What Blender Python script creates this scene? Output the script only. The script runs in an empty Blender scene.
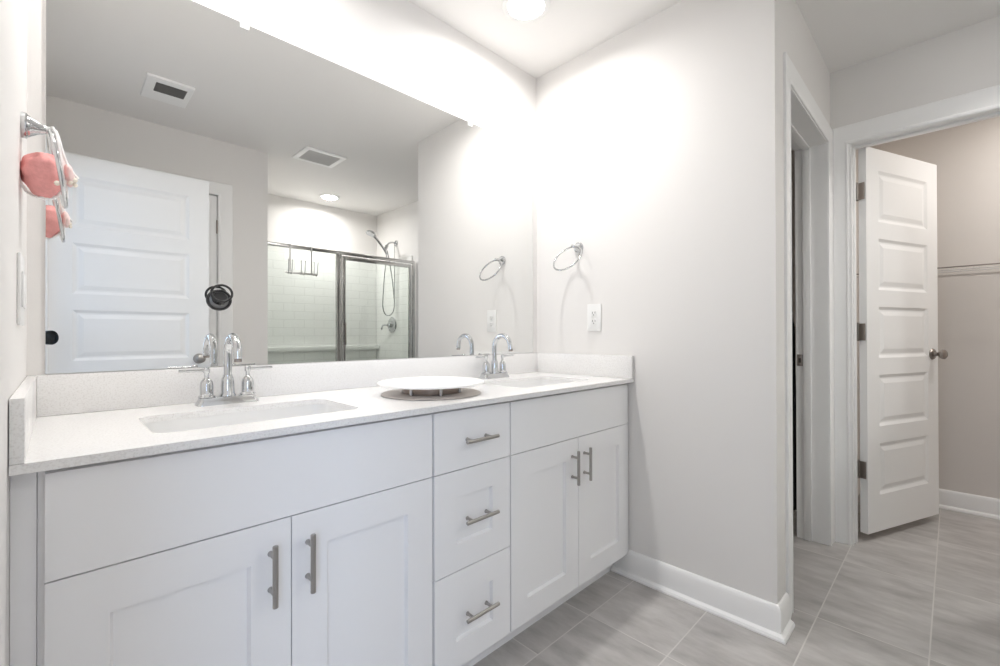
import bpy, bmesh, math, random
from mathutils import Vector, Matrix
random.seed(4)
sc = bpy.context.scene
COL = sc.collection

# ------------------------------------------------------------------ camera
F_PX = 447.78
YAW, PITCH, ROLL = math.radians(45.3386), math.radians(0.2556), math.radians(-0.1245)
CAM = Vector((0.0, -1.558, 1.0714))
_fw0 = Vector((math.cos(YAW), math.sin(YAW), 0)); _rt0 = Vector((math.sin(YAW), -math.cos(YAW), 0)); _up0 = Vector((0, 0, 1))
FW = _fw0 * math.cos(PITCH) + _up0 * math.sin(PITCH)
_u2 = -_fw0 * math.sin(PITCH) + _up0 * math.cos(PITCH)
RT = _rt0 * math.cos(ROLL) + _u2 * math.sin(ROLL)
UP = -_rt0 * math.sin(ROLL) + _u2 * math.cos(ROLL)
cd = bpy.data.cameras.new('camera_view'); cam = bpy.data.objects.new('camera_view', cd); COL.objects.link(cam)
cd.sensor_fit = 'HORIZONTAL'; cd.sensor_width = 36.0; cd.lens = F_PX * 36.0 / 1000.0
cd.clip_start = 0.02; cd.clip_end = 60
cam.matrix_world = Matrix(((RT.x, UP.x, -FW.x, CAM.x), (RT.y, UP.y, -FW.y, CAM.y), (RT.z, UP.z, -FW.z, CAM.z), (0, 0, 0, 1)))
sc.camera = cam

# ------------------------------------------------------------------ colour management, world, light levels
sc.view_settings.view_transform = 'Standard'
try: sc.view_settings.look = 'None'
except Exception: pass
sc.view_settings.gamma = 1.0
sc.view_settings.use_curve_mapping = False
sc.view_settings.exposure = 0.0
W = bpy.data.worlds.new('world'); sc.world = W; W.use_nodes = True
W.node_tree.nodes['Background'].inputs[0].default_value = (0.80, 0.86, 1.0, 1)
W.node_tree.nodes['Background'].inputs[1].default_value = 0.6
sc.cycles.max_bounces = 14; sc.cycles.diffuse_bounces = 9; sc.cycles.glossy_bounces = 6
sc.cycles.transparent_max_bounces = 12
sc.cycles.sample_clamp_indirect = 8.0
CAN_POWER = 7.6            # watts of each recessed light's downward beam
SHOWER_POWER = 10.2
CLOSET_POWER = 7.6
HALL_FILL_POWER = 2.7
LENS_LEVEL = 30.0          # radiance of the frosted lenses
WINDOW_POWER = 44.0
WINDOW2_POWER = 18.0

def area_light(name, loc, direction, sx, sy, power, color):
    ld = bpy.data.lights.new(name, 'AREA'); ld.shape = 'RECTANGLE'; ld.size = sx; ld.size_y = sy
    ld.energy = power; ld.color = color
    lo = bpy.data.objects.new(name, ld); COL.objects.link(lo); lo.location = loc
    lo.rotation_euler = Vector(direction).to_track_quat('-Z', 'Y').to_euler()
    return lo
area_light('bedroom_daylight', (-1.05, -3.02, 1.45), (0.15, 1, -0.06), 1.3, 1.3, WINDOW_POWER, (0.60, 0.74, 1.0))
area_light('bedroom_side_daylight', (-2.82, -0.55, 1.45), (1, -0.42, -0.06), 1.1, 1.2, WINDOW2_POWER, (0.42, 0.66, 1.0))

# ------------------------------------------------------------------ main dimensions (metres; mirror wall is y = 0)
XL, X1, X2, X2B, X3 = -0.0528, 1.817, 2.877, 2.977, 3.893
YW, YD, H = -1.111, -2.063, 2.44
XA, XS, YG, YS = 1.1188, 2.606, -2.318, -3.098
ZC = 0.877
YF = -0.5636               # counter front
YFR = -0.5366              # door fronts

# ------------------------------------------------------------------ materials
def new_mat(name):
    m = bpy.data.materials.new(name); m.use_nodes = True
    return m, m.node_tree, m.node_tree.nodes['Principled BSDF']
def plain(name, col, rough=0.5, metal=0.0, bump=0.0, bscale=300.0, spec=0.5, vary=0.0):
    m, t, b = new_mat(name)
    b.inputs['Base Color'].default_value = (*col, 1); b.inputs['Roughness'].default_value = rough
    b.inputs['Metallic'].default_value = metal; b.inputs['Specular IOR Level'].default_value = spec
    tc = t.nodes.new('ShaderNodeTexCoord'); n = t.nodes.new('ShaderNodeTexNoise')
    n.inputs['Scale'].default_value = bscale; n.inputs['Detail'].default_value = 3
    t.links.new(tc.outputs['Object'], n.inputs['Vector'])
    if vary:
        mr = t.nodes.new('ShaderNodeMapRange'); mr.inputs['To Min'].default_value = 1 - vary; mr.inputs['To Max'].default_value = 1 + vary
        mx = t.nodes.new('ShaderNodeVectorMath'); mx.operation = 'SCALE'; mx.inputs[0].default_value = col
        t.links.new(n.outputs['Fac'], mr.inputs['Value']); t.links.new(mr.outputs[0], mx.inputs['Scale'])
        t.links.new(mx.outputs[0], b.inputs['Base Color'])
    if bump:
        bp = t.nodes.new('ShaderNodeBump'); bp.inputs['Strength'].default_value = bump; bp.inputs['Distance'].default_value = 0.002
        t.links.new(n.outputs['Fac'], bp.inputs['Height']); t.links.new(bp.outputs['Normal'], b.inputs['Normal'])
    return m
M = {}
M['wall'] = plain('wall_paint', (0.79, 0.773, 0.756), 0.55, bump=0.06, bscale=220)
M['closet_wall'] = plain('closet_paint', (0.74, 0.70, 0.665), 0.6, bump=0.06, bscale=220)
M['ceiling'] = plain('ceiling_paint', (0.875, 0.86, 0.845), 0.8, bump=0.08, bscale=260)
M['trim'] = plain('trim_enamel', (0.90, 0.897, 0.893), 0.42, bump=0.02, bscale=120)
M['door'] = plain('door_enamel', (0.88, 0.878, 0.874), 0.38, bump=0.03, bscale=160)
M['cabinet'] = plain('cabinet_lacquer', (0.89, 0.888, 0.898), 0.36, bump=0.015, bscale=150)
M['inside'] = plain('cabinet_inside', (0.55, 0.52, 0.48), 0.6)
M['porcelain'] = plain('porcelain', (0.88, 0.88, 0.875), 0.08)
M['plastic'] = plain('white_plastic', (0.84, 0.84, 0.83), 0.35)
M['slot'] = plain('dark_slot', (0.06, 0.055, 0.05), 0.6)
M['chrome'] = plain('polished_chrome', (0.62, 0.63, 0.64), 0.07, metal=1.0)
M['satin'] = plain('brushed_nickel', (0.44, 0.42, 0.40), 0.28, metal=1.0, bump=0.05, bscale=900)
M['bronze'] = plain('satin_nickel_hardware', (0.36, 0.325, 0.30), 0.34, metal=1.0)
M['frame'] = plain('shower_aluminium', (0.62, 0.62, 0.61), 0.18, metal=1.0)
M['mirror'] = plain('mirror_silver', (0.86, 0.865, 0.855), 0.0, metal=1.0)
M['black'] = plain('black_plastic', (0.018, 0.018, 0.019), 0.28)
M['smoke'] = plain('smoky_rubber', (0.20, 0.20, 0.20), 0.2)
M['vent'] = plain('vent_white', (0.95, 0.95, 0.945), 0.35)
M['rack'] = plain('rack_metal', (0.74, 0.74, 0.73), 0.28, metal=0.8)
M['lens_glass'] = plain('dark_lens', (0.01, 0.015, 0.02), 0.05)
M['robe'] = plain('black_cloth', (0.012, 0.012, 0.013), 0.95, bump=0.6, bscale=400)
M['pink'] = plain('pink_cloth', (0.80, 0.36, 0.345), 0.85, bump=0.5, bscale=160, vary=0.12)
M['palepink'] = plain('pale_pink_cloth', (0.86, 0.66, 0.64), 0.85, bump=0.4, bscale=200)
M['cream'] = plain('cream_trim', (0.86, 0.80, 0.70), 0.7, bump=0.3, bscale=300)
M['ribbon'] = plain('white_ribbon', (0.88, 0.87, 0.86), 0.6)
M['taupe'] = plain('taupe_metal', (0.33, 0.27, 0.23), 0.35, metal=0.6)
M['tray_shadow'] = plain('tray_shadow_taupe', (0.60, 0.55, 0.51), 0.45)
M['tray'] = plain('tray_white', (0.87, 0.865, 0.85), 0.30)
M['carpet'] = plain('bedroom_carpet', (0.42, 0.39, 0.35), 0.95, bump=1.0, bscale=500)
M['pan'] = plain('shower_pan', (0.82, 0.82, 0.81), 0.25)
M['grille'] = plain('fan_grille', (0.16, 0.155, 0.15), 0.6)
M['ventslat'] = plain('vent_enamel', (0.66, 0.65, 0.635), 0.4)

def emission(name, col, strength):
    m = bpy.data.materials.new(name); m.use_nodes = True; t = m.node_tree
    t.nodes.remove(t.nodes['Principled BSDF']); e = t.nodes.new('ShaderNodeEmission')
    e.inputs[0].default_value = (*col, 1); e.inputs[1].default_value = strength
    t.links.new(e.outputs[0], t.nodes['Material Output'].inputs['Surface']); return m
M['can'] = emission('vanity_lamp', (1.0, 0.98, 0.96), LENS_LEVEL)
M['can_shower'] = emission('shower_lamp', (1.0, 0.98, 0.96), LENS_LEVEL)
M['can_hall_fill'] = emission('hall_fill_lamp', (1.0, 0.98, 0.96), 0.3 * LENS_LEVEL)
M['can_closet'] = emission('closet_lamp', (1.0, 0.955, 0.90), LENS_LEVEL)

def quartz():
    m, t, b = new_mat('speckled_quartz')
    tc = t.nodes.new('ShaderNodeTexCoord')
    n = t.nodes.new('ShaderNodeTexNoise'); n.inputs['Scale'].default_value = 260; n.inputs['Detail'].default_value = 2
    v = t.nodes.new('ShaderNodeTexVoronoi'); v.inputs['Scale'].default_value = 190
    t.links.new(tc.outputs['Object'], n.inputs['Vector']); t.links.new(tc.outputs['Object'], v.inputs['Vector'])
    r = t.nodes.new('ShaderNodeValToRGB'); r.color_ramp.elements[0].position = 0.30; r.color_ramp.elements[0].color = (0.745, 0.732, 0.72, 1)
    r.color_ramp.elements[1].position = 0.52; r.color_ramp.elements[1].color = (0.845, 0.838, 0.83, 1)
    t.links.new(n.outputs['Fac'], r.inputs['Fac'])
    r2 = t.nodes.new('ShaderNodeValToRGB'); r2.color_ramp.elements[0].position = 0.10; r2.color_ramp.elements[0].color = (0.74, 0.70, 0.67, 1)
    r2.color_ramp.elements[1].position = 0.22; r2.color_ramp.elements[1].color = (1, 1, 1, 1)
    t.links.new(v.outputs['Distance'], r2.inputs['Fac'])
    mx = t.nodes.new('ShaderNodeMix'); mx.data_type = 'RGBA'; mx.blend_type = 'MULTIPLY'; mx.inputs[0].default_value = 0.22
    t.links.new(r.outputs[0], mx.inputs[6]); t.links.new(r2.outputs[0], mx.inputs[7])
    t.links.new(mx.outputs[2], b.inputs['Base Color']); b.inputs['Roughness'].default_value = 0.16
    return m
M['quartz'] = quartz()

def tile_floor():
    m, t, b = new_mat('slate_look_tile'); L = t.links.new
    geo = t.nodes.new('ShaderNodeNewGeometry'); sep = t.nodes.new('ShaderNodeSeparateXYZ'); L(geo.outputs['Position'], sep.inputs[0])
    def math_(op, a, b_=None, c=None):
        n = t.nodes.new('ShaderNodeMath'); n.operation = op
        for i, q in enumerate((a, b_, c)):
            if q is None: continue
            if isinstance(q, (int, float)): n.inputs[i].default_value = q
            else: L(q, n.inputs[i])
        return n.outputs[0]
    G = 0.0022
    yy = math_('DIVIDE', math_('SUBTRACT', sep.outputs['Y'], -1.4975), 0.3075)
    row = math_('FLOOR', yy); fy = math_('SUBTRACT', yy, row)
    # 12 x 24 tiles in line; the row beside the vanity is cut to halves
    near = math_('GREATER_THAN', sep.outputs['Y'], -0.575)
    per = math_('SUBTRACT', 0.601, math_('MULTIPLY', near, 0.3005))
    xx = math_('DIVIDE', math_('SUBTRACT', sep.outputs['X'], 2.048), per)
    colm = math_('FLOOR', xx); fx = math_('SUBTRACT', xx, colm)
    dx = math_('MULTIPLY', math_('MINIMUM', fx, math_('SUBTRACT', 1.0, fx)), per)
    dy = math_('MULTIPLY', math_('MINIMUM', fy, math_('SUBTRACT', 1.0, fy)), 0.3075)
    d = math_('MINIMUM', dx, dy)
    grout = math_('LESS_THAN', d, G)
    cv = t.nodes.new('ShaderNodeCombineXYZ'); L(colm, cv.inputs[0]); L(row, cv.inputs[1])
    wn = t.nodes.new('ShaderNodeTexWhiteNoise'); wn.noise_dimensions = '2D'; L(cv.outputs[0], wn.inputs['Vector'])
    # streaks: stretched noise, shifted per tile
    off = t.nodes.new('ShaderNodeVectorMath'); off.operation = 'SCALE'; off.inputs['Scale'].default_value = 7.0; L(wn.outputs['Color'], off.inputs[0])
    mp = t.nodes.new('ShaderNodeMapping'); mp.inputs['Scale'].default_value = (8.0, 2.6, 1); mp.inputs['Rotation'].default_value = (0, 0, 0.30)
    L(geo.outputs['Position'], mp.inputs['Vector'])
    ad = t.nodes.new('ShaderNodeVectorMath'); L(mp.outputs[0], ad.inputs[0]); L(off.outputs[0], ad.inputs[1])
    n1 = t.nodes.new('ShaderNodeTexNoise'); n1.inputs['Scale'].default_value = 1.6; n1.inputs['Detail'].default_value = 7; n1.inputs['Roughness'].default_value = 0.62
    L(ad.outputs[0], n1.inputs['Vector'])
    rp = t.nodes.new('ShaderNodeValToRGB'); e = rp.color_ramp.elements
    e[0].position = 0.34; e[0].color = (0.36, 0.342, 0.33, 1); e[1].position = 0.66; e[1].color = (0.535, 0.517, 0.503, 1)
    L(n1.outputs['Fac'], rp.inputs['Fac'])
    tone = math_('ADD', 0.95, math_('MULTIPLY', wn.outputs['Value'], 0.10))
    sc_ = t.nodes.new('ShaderNodeVectorMath'); sc_.operation = 'SCALE'; L(rp.outputs[0], sc_.inputs[0]); L(tone, sc_.inputs['Scale'])
    mx = t.nodes.new('ShaderNodeMix'); mx.data_type = 'RGBA'; L(grout, mx.inputs[0]); L(sc_.outputs[0], mx.inputs[6]); mx.inputs[7].default_value = (0.60, 0.58, 0.555, 1)
    L(mx.outputs[2], b.inputs['Base Color']); b.inputs['Roughness'].default_value = 0.42
    hgt = math_('MULTIPLY', math_('MINIMUM', d, 0.004), 250.0)
    bp = t.nodes.new('ShaderNodeBump'); bp.inputs['Strength'].default_value = 0.35; bp.inputs['Distance'].default_value = 0.001
    L(math_('ADD', hgt, math_('MULTIPLY', n1.outputs['Fac'], 0.5)), bp.inputs['Height']); L(bp.outputs[0], b.inputs['Normal'])
    return m
M['tile'] = tile_floor()

def surround():
    m, t, b = new_mat('moulded_tile_surround'); L = t.links.new
    tc = t.nodes.new('ShaderNodeNewGeometry'); sep = t.nodes.new('ShaderNodeSeparateXYZ'); L(tc.outputs['Position'], sep.inputs[0])
    ad = t.nodes.new('ShaderNodeMath'); ad.operation = 'ADD'; L(sep.outputs['X'], ad.inputs[0]); L(sep.outputs['Y'], ad.inputs[1])
    cb = t.nodes.new('ShaderNodeCombineXYZ'); L(ad.outputs[0], cb.inputs[0]); L(sep.outputs['Z'], cb.inputs[1])
    br = t.nodes.new('ShaderNodeTexBrick'); br.inputs['Scale'].default_value = 1.0
    br.inputs['Brick Width'].default_value = 0.20; br.inputs['Row Height'].default_value = 0.082; br.inputs['Mortar Size'].default_value = 0.003
    br.inputs['Mortar Smooth'].default_value = 0.4
    for i, c in (('Color1', (0.85, 0.85, 0.84, 1)), ('Color2', (0.85, 0.85, 0.84, 1)), ('Mortar', (0.72, 0.72, 0.71, 1))): br.inputs[i].default_value = c
    L(cb.outputs[0], br.inputs['Vector']); L(br.outputs['Color'], b.inputs['Base Color']); b.inputs['Roughness'].default_value = 0.15
    bp = t.nodes.new('ShaderNodeBump'); bp.inputs['Strength'].default_value = 0.5; bp.inputs['Distance'].default_value = 0.002; bp.invert = True
    L(br.outputs['Fac'], bp.inputs['Height']); L(bp.outputs[0], b.inputs['Normal'])
    return m
M['surround'] = surround()

def glass():
    m = bpy.data.materials.new('shower_glass'); m.use_nodes = True; t = m.node_tree
    t.nodes.remove(t.nodes['Principled BSDF']); L = t.links.new
    tr = t.nodes.new('ShaderNodeBsdfTransparent'); tr.inputs[0].default_value = (0.955, 0.975, 0.96, 1)
    gl = t.nodes.new('ShaderNodeBsdfGlossy'); gl.inputs['Roughness'].default_value = 0.02; gl.inputs[0].default_value = (0.9, 0.95, 0.92, 1)
    fr = t.nodes.new('ShaderNodeFresnel'); fr.inputs['IOR'].default_value = 1.35
    mx = t.nodes.new('ShaderNodeMixShader'); L(fr.outputs[0], mx.inputs[0]); L(tr.outputs[0], mx.inputs[1]); L(gl.outputs[0], mx.inputs[2])
    L(mx.outputs[0], t.nodes['Material Output'].inputs['Surface']); return m
M['glass'] = glass()

# ------------------------------------------------------------------ mesh helpers
class G:
    """collects shapes in world coordinates; obj() turns them into one mesh"""
    def __init__(s): s.bm = bmesh.new()
    def _join(s, verts, faces, mat4=None):
        vs = [s.bm.verts.new(mat4 @ Vector(v) if mat4 else v) for v in verts]
        for f in faces:
            try: s.bm.faces.new([vs[i] for i in f])
            except ValueError: pass
        return vs
    def box(s, x0, x1, y0, y1, z0, z1, bev=0.0, seg=2, mat4=None):
        b = bmesh.new(); bmesh.ops.create_cube(b, size=1.0)
        for v in b.verts: v.co = Vector(((x0 + x1) / 2 + v.co.x * (x1 - x0), (y0 + y1) / 2 + v.co.y * (y1 - y0), (z0 + z1) / 2 + v.co.z * (z1 - z0)))
        if bev: bmesh.ops.bevel(b, geom=b.edges[:], offset=bev, segments=seg, profile=0.5, affect='EDGES')
        b.verts.index_update()
        s._join([v.co.copy() for v in b.verts], [[v.index for v in f.verts] for f in b.faces], mat4); b.free(); return s
    def rings(s, loops, closed=True, cap0=True, cap1=True, ring_closed=True):
        vv = [[s.bm.verts.new(p) for p in lp] for lp in loops]
        n = len(loops[0])
        for a, b in zip(vv, vv[1:]):
            for i in range(n if ring_closed else n - 1):
                j = (i + 1) % n
                try: s.bm.faces.new((a[i], a[j], b[j], b[i]))
                except ValueError: pass
        if cap0 and n > 2: s.bm.faces.new(list(reversed(vv[0])))
        if cap1 and n > 2: s.bm.faces.new(vv[-1])
        return s
    def lathe(s, o, axis, prof, seg=32, cap0=True, cap1=True):
        o = Vector(o); ax = Vector(axis).normalized()
        u = ax.orthogonal().normalized(); w = ax.cross(u)
        return s.rings([[o + ax * h + (u * math.cos(2 * math.pi * k / seg) + w * math.sin(2 * math.pi * k / seg)) * max(r, 1e-5) for k in range(seg)] for r, h in prof], cap0=cap0, cap1=cap1)
    def cyl(s, p0, p1, r, r1=None, seg=24):
        p0, p1 = Vector(p0), Vector(p1); d = (p1 - p0).length; r1 = r if r1 is None else r1
        c = min(0.15 * min(r, r1), d * 0.1)
        return s.lathe(p0, p1 - p0, [(r - c, 0), (r, c), (r1, d - c), (r1 - c, d)], seg)
    def tube(s, pts, r, seg=12, closed=False, sub=0, rfun=None):
        pts = [Vector(p) for p in pts]
        if sub: pts = catmull(pts, sub, closed)
        n = len(pts); loops = []; nrm = None
        for i in range(n):
            if closed: tg = (pts[(i + 1) % n] - pts[i - 1]).normalized()
            else: tg = (pts[min(i + 1, n - 1)] - pts[max(i - 1, 0)]).normalized()
            if nrm is None: nrm = tg.orthogonal().normalized()
            nrm = (nrm - tg * nrm.dot(tg)).normalized(); bn = tg.cross(nrm)
            rr = rfun(i / (n - 1)) if rfun else r
            loops.append([pts[i] + (nrm * math.cos(2 * math.pi * k / seg) + bn * math.sin(2 * math.pi * k / seg)) * rr for k in range(seg)])
        if closed: loops.append(loops[0]); return s.rings(loops, cap0=False, cap1=False) if False else s._closed(loops[:-1])
        return s.rings(loops)
    def _closed(s, loops):
        vv = [[s.bm.verts.new(p) for p in lp] for lp in loops]; n = len(vv); k = len(vv[0])
        # align the seam
        best = min(range(k), key=lambda q: (loops[-1][0] - loops[0][q]).length)
        for a in range(n):
            A, B = vv[a], vv[(a + 1) % n]; sh = best if a == n - 1 else 0
            for i in range(k):
                j = (i + 1) % k; s.bm.faces.new((A[i], A[j], B[(j + sh) % k], B[(i + sh) % k]))
        return s
    def sweep(s, path, prof, side, up=Vector((0, 0, 1)), vert=None):
        """mitred sweep: path of Vectors in a plane with normal `up`; prof points (a, b): a along the in-plane normal on `side`, b along up"""
        n = len(path); loops = []
        for i in range(n):
            d0 = (path[i] - path[i - 1]).normalized() if i > 0 else (path[1] - path[0]).normalized()
            d1 = (path[i + 1] - path[i]).normalized() if i < n - 1 else d0
            n0 = up.cross(d0) * side; n1 = up.cross(d1) * side
            m = (n0 + n1); m = m / (m.dot(n0)) if m.length > 1e-6 else n0
            loops.append([path[i] + m * a + up * b for a, b in prof])
        return s.rings(loops)
    def board(s, w, h, t, panels, rings, mat4, back=None):
        """panelled board: front face in y=0 looking to -y, body to +y"""
        def face(panels, yof, flip):
            xs = sorted({0, w, *[p[0] for p in panels], *[p[1] for p in panels]}); zs = sorted({0, h, *[p[2] for p in panels], *[p[3] for p in panels]})
            for i in range(len(xs) - 1):
                for j in range(len(zs) - 1):
                    cx, cz = (xs[i] + xs[i + 1]) / 2, (zs[j] + zs[j + 1]) / 2
                    inside = [p for p in panels if p[0] < cx < p[1] and p[2] < cz < p[3]]
                    if inside: continue
                    q = [(xs[i], yof(0), zs[j]), (xs[i + 1], yof(0), zs[j]), (xs[i + 1], yof(0), zs[j + 1]), (xs[i], yof(0), zs[j + 1])]
                    s._join(q if not flip else q[::-1], [(0, 1, 2, 3)], mat4)
            for p in panels:
                seq = [(0, 0)] + list(rings); prev = None
                for ins, dep in seq:
                    q = [(p[0] + ins, yof(dep), p[2] + ins), (p[1] - ins, yof(dep), p[2] + ins), (p[1] - ins, yof(dep), p[3] - ins), (p[0] + ins, yof(dep), p[3] - ins)]
                    if prev:
                        for k in range(4):
                            f = [prev[k], prev[(k + 1) % 4], q[(k + 1) % 4], q[k]]
                            s._join(f if not flip else f[::-1], [(0, 1, 2, 3)], mat4)
                    prev = q
                s._join(prev if not flip else prev[::-1], [(0, 1, 2, 3)], mat4)
        face(panels, lambda d: d, False)
        face(back if back is not None else [], lambda d: t - d, True)
        c = [(0, 0, 0), (w, 0, 0), (w, 0, h), (0, 0, h), (0, t, 0), (w, t, 0), (w, t, h), (0, t, h)]
        s._join(c, [(0, 4, 5, 1), (1, 5, 6, 2), (2, 6, 7, 3), (3, 7, 4, 0)], mat4)
        return s

def catmull(pts, sub, closed=False):
    n = len(pts); out = []
    rng = range(n if closed else n - 1)
    for i in rng:
        if closed: p0, p1, p2, p3 = pts[i - 1], pts[i], pts[(i + 1) % n], pts[(i + 2) % n]
        else: p0, p1, p2, p3 = pts[max(i - 1, 0)], pts[i], pts[i + 1], pts[min(i + 2, n - 1)]
        for k in range(sub):
            t = k / sub
            out.append(0.5 * ((2 * p1) + (p2 - p0) * t + (2 * p0 - 5 * p1 + 4 * p2 - p3) * t * t + (3 * p1 - p0 - 3 * p2 + p3) * t ** 3))
    if not closed: out.append(pts[-1])
    return out

def world_loc(o):
    v = Vector((0, 0, 0))
    while o: v += o.location; o = o.parent
    return v
def obj(name, g, mat, parent=None, origin=None, sharp=32, weld=False):
    """one mesh object; with a parent it becomes a part (origin at the parent's)"""
    org = world_loc(parent) if parent else Vector(origin or (0, 0, 0))
    if weld: bmesh.ops.remove_doubles(g.bm, verts=g.bm.verts[:], dist=1e-6)
    bmesh.ops.recalc_face_normals(g.bm, faces=g.bm.faces[:])
    bmesh.ops.translate(g.bm, verts=g.bm.verts[:], vec=-org)
    me = bpy.data.meshes.new(name); g.bm.to_mesh(me); g.bm.free()
    for p in me.polygons: p.use_smooth = True
    me.set_sharp_from_angle(angle=math.radians(sharp))
    me.materials.append(M[mat] if isinstance(mat, str) else mat)
    o = bpy.data.objects.new(name, me); COL.objects.link(o)
    if parent: o.parent = parent
    else: o.location = org
    return o
def tag(o, label, cat, group=None, kind=None):
    o['label'] = label; o['category'] = cat
    if group: o['group'] = group
    if kind: o['kind'] = kind
    return o
def thing(name, loc, label, cat, group=None, kind=None):
    o = bpy.data.objects.new(name, None); o.empty_display_size = 0.1; COL.objects.link(o); o.location = loc
    return tag(o, label, cat, group, kind)
def struct(name, g, mat, label, cat, sharp=32):
    return tag(obj(name, g, mat, sharp=sharp), label, cat, kind='structure')
def B(*a, **k): return G().box(*a, **k)

# ================================================================== room shell
struct('floor', B(XL - 0.12, X3 + 0.1, YS - 0.1, 0.12, -0.08, 0.0), 'tile', 'grey slate-look ceramic tile floor with pale grout lines', 'floor')
struct('floor_bedroom', B(-2.9, XL - 0.121, YS - 0.1, 0.12, -0.08, 0.0), 'carpet', 'beige carpet of the bedroom outside the entry door', 'floor')
struct('ceiling', B(-2.9, X3 + 0.1, YS - 0.1, 0.12, H, H + 0.08), 'ceiling', 'flat matte white painted ceiling over the whole room', 'ceiling')
struct('wall_north', B(-2.9, X3 + 0.1, 0.0, 0.12, 0, H), 'wall', 'pale warm white wall that carries the wide mirror', 'wall')
g = G(); g.box(XL - 0.12, XL, -1.03, 0, 0, H); g.box(XL - 0.12, XL, -1.82, -1.03, 2.055, H); g.box(XL - 0.12, XL, YS - 0.1, -1.82, 0, H)
struct('wall_west', g, 'wall', 'white wall with the pink cloth and switch plate, ending at the entry doorway', 'wall')
struct('wall_east', B(X1, X1 + 0.11, YW - 0.005, 0, 0, H), 'wall', 'broad white wall with chrome towel ring and outlet beyond the vanity', 'wall')
YWB = YW + 0.135
OX0, OX1, OH = 2.022, 2.790, 2.050
g = G(); g.box(X1 + 0.11, OX0, YW, YWB, 0, H); g.box(OX0, OX1, YW, YWB, OH, H); g.box(OX1, X2B, YW, YWB, 0, H)
struct('wall_alcove', g, 'wall', 'narrow white wall around the water closet doorway beside the outside corner', 'wall')
CY0, CY1, CH = -1.92, -1.192, 2.045
g = G(); g.box(X2, X2B, CY1, YW, 0, H); g.box(X2, X2B, CY0, CY1, CH, H); g.box(X2, X2B, YD - 0.12, CY0, 0, H)
struct('wall_closet_front', g, 'wall', 'shaded white wall above and beside the closet doorway', 'wall')
g = G(); g.box(X2B, X3, YW, YWB, 0, H)
struct('wall_closet_side', g, 'closet_wall', 'beige closet side wall hidden behind the open closet door', 'wall')
struct('wall_closet_back', B(X3, X3 + 0.1, YS - 0.1, 0.0, 0, H), 'closet_wall', 'beige back wall of the walk-in closet with the wire shelf', 'wall')
struct('wall_closet_end', B(X2B, X3, YS - 0.1, YS, 0, H), 'closet_wall', 'beige end wall of the walk-in closet out of sight', 'wall')
g = G(); g.box(XL, 0.03, YD - 0.12, YD, 0, H); g.box(0.03, 0.80, YD - 0.12, YD, 2.055, H); g.box(0.80, XA, YD - 0.12, YD, 0, H)
g.box(XS, X2, YD - 0.12, YD, 0, H)
struct('wall_south', g, 'wall', 'warm grey back wall reflected in the mirror beside the shower', 'wall')
struct('wall_shower_back', B(XA - 0.1, X2B, YS - 0.1, YS, 0, H), 'wall', 'white wall above the tiled back of the shower', 'wall')
struct('wall_shower_west', B(XA - 0.1, XA, YS, YD - 0.12, 0, H), 'wall', 'white shower side wall hidden by the back wall corner', 'wall')
struct('wall_shower_east', B(XS, XS + 0.1, YS, YD - 0.12, 0, H), 'wall', 'white shower wall that carries the hand shower and valve', 'wall')
# bedroom beyond the entry door
vy0, vy1, wz0, wz1 = -1.25, -0.05, 0.75, 2.15
g = G(); g.box(-3.0, -2.9, YS - 0.1, vy0, 0, H); g.box(-3.0, -2.9, vy1, 0.12, 0, H); g.box(-3.0, -2.9, vy0, vy1, 0, wz0); g.box(-3.0, -2.9, vy0, vy1, wz1, H)
struct('wall_bedroom', g, 'wall', 'white bedroom side wall with a window outside the entry doorway', 'wall')
w2 = thing('window_2', (-2.95, (vy0 + vy1) / 2, wz0), 'white window in the bedroom side wall', 'window', kind='structure')
g = G()
for q in ((vy0, vy0 + 0.05, wz0, wz1), (vy1 - 0.05, vy1, wz0, wz1), (vy0 + 0.05, vy1 - 0.05, wz0, wz0 + 0.05), (vy0 + 0.05, vy1 - 0.05, wz1 - 0.05, wz1), (vy0 + 0.05, vy1 - 0.05, 1.43, 1.47)): g.box(-2.98, -2.92, q[0], q[1], q[2], q[3])
obj('window_frame', g, 'trim', w2); obj('pane', B(-2.953, -2.947, vy0 + 0.05, vy1 - 0.05, wz0 + 0.05, wz1 - 0.05), 'glass', w2)
wx0, wx1 = -1.8, -0.3
g = G(); g.box(-2.9, wx0, YS - 0.1, YS, 0, H); g.box(wx1, XL - 0.12, YS - 0.1, YS, 0, H); g.box(wx0, wx1, YS - 0.1, YS, 0, wz0); g.box(wx0, wx1, YS - 0.1, YS, wz1, H)
struct('wall_bedroom_south', g, 'wall', 'white bedroom wall with a window outside the entry doorway', 'wall')
wn = thing('window_1', ((wx0 + wx1) / 2, YS - 0.05, wz0), 'white bedroom window outside the entry doorway', 'window', kind='structure')
g = G(); ya, yb = YS - 0.08, YS - 0.02
for q in ((wx0, wx0 + 0.05, wz0, wz1), (wx1 - 0.05, wx1, wz0, wz1), (wx0 + 0.05, wx1 - 0.05, wz0, wz0 + 0.05), (wx0 + 0.05, wx1 - 0.05, wz1 - 0.05, wz1), (wx0 + 0.05, wx1 - 0.05, 1.43, 1.47)): g.box(q[0], q[1], ya, yb, q[2], q[3])
obj('window_frame', g, 'trim', wn); obj('pane', B(wx0 + 0.05, wx1 - 0.05, YS - 0.053, YS - 0.047, wz0 + 0.05, wz1 - 0.05), 'glass', wn)

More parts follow.
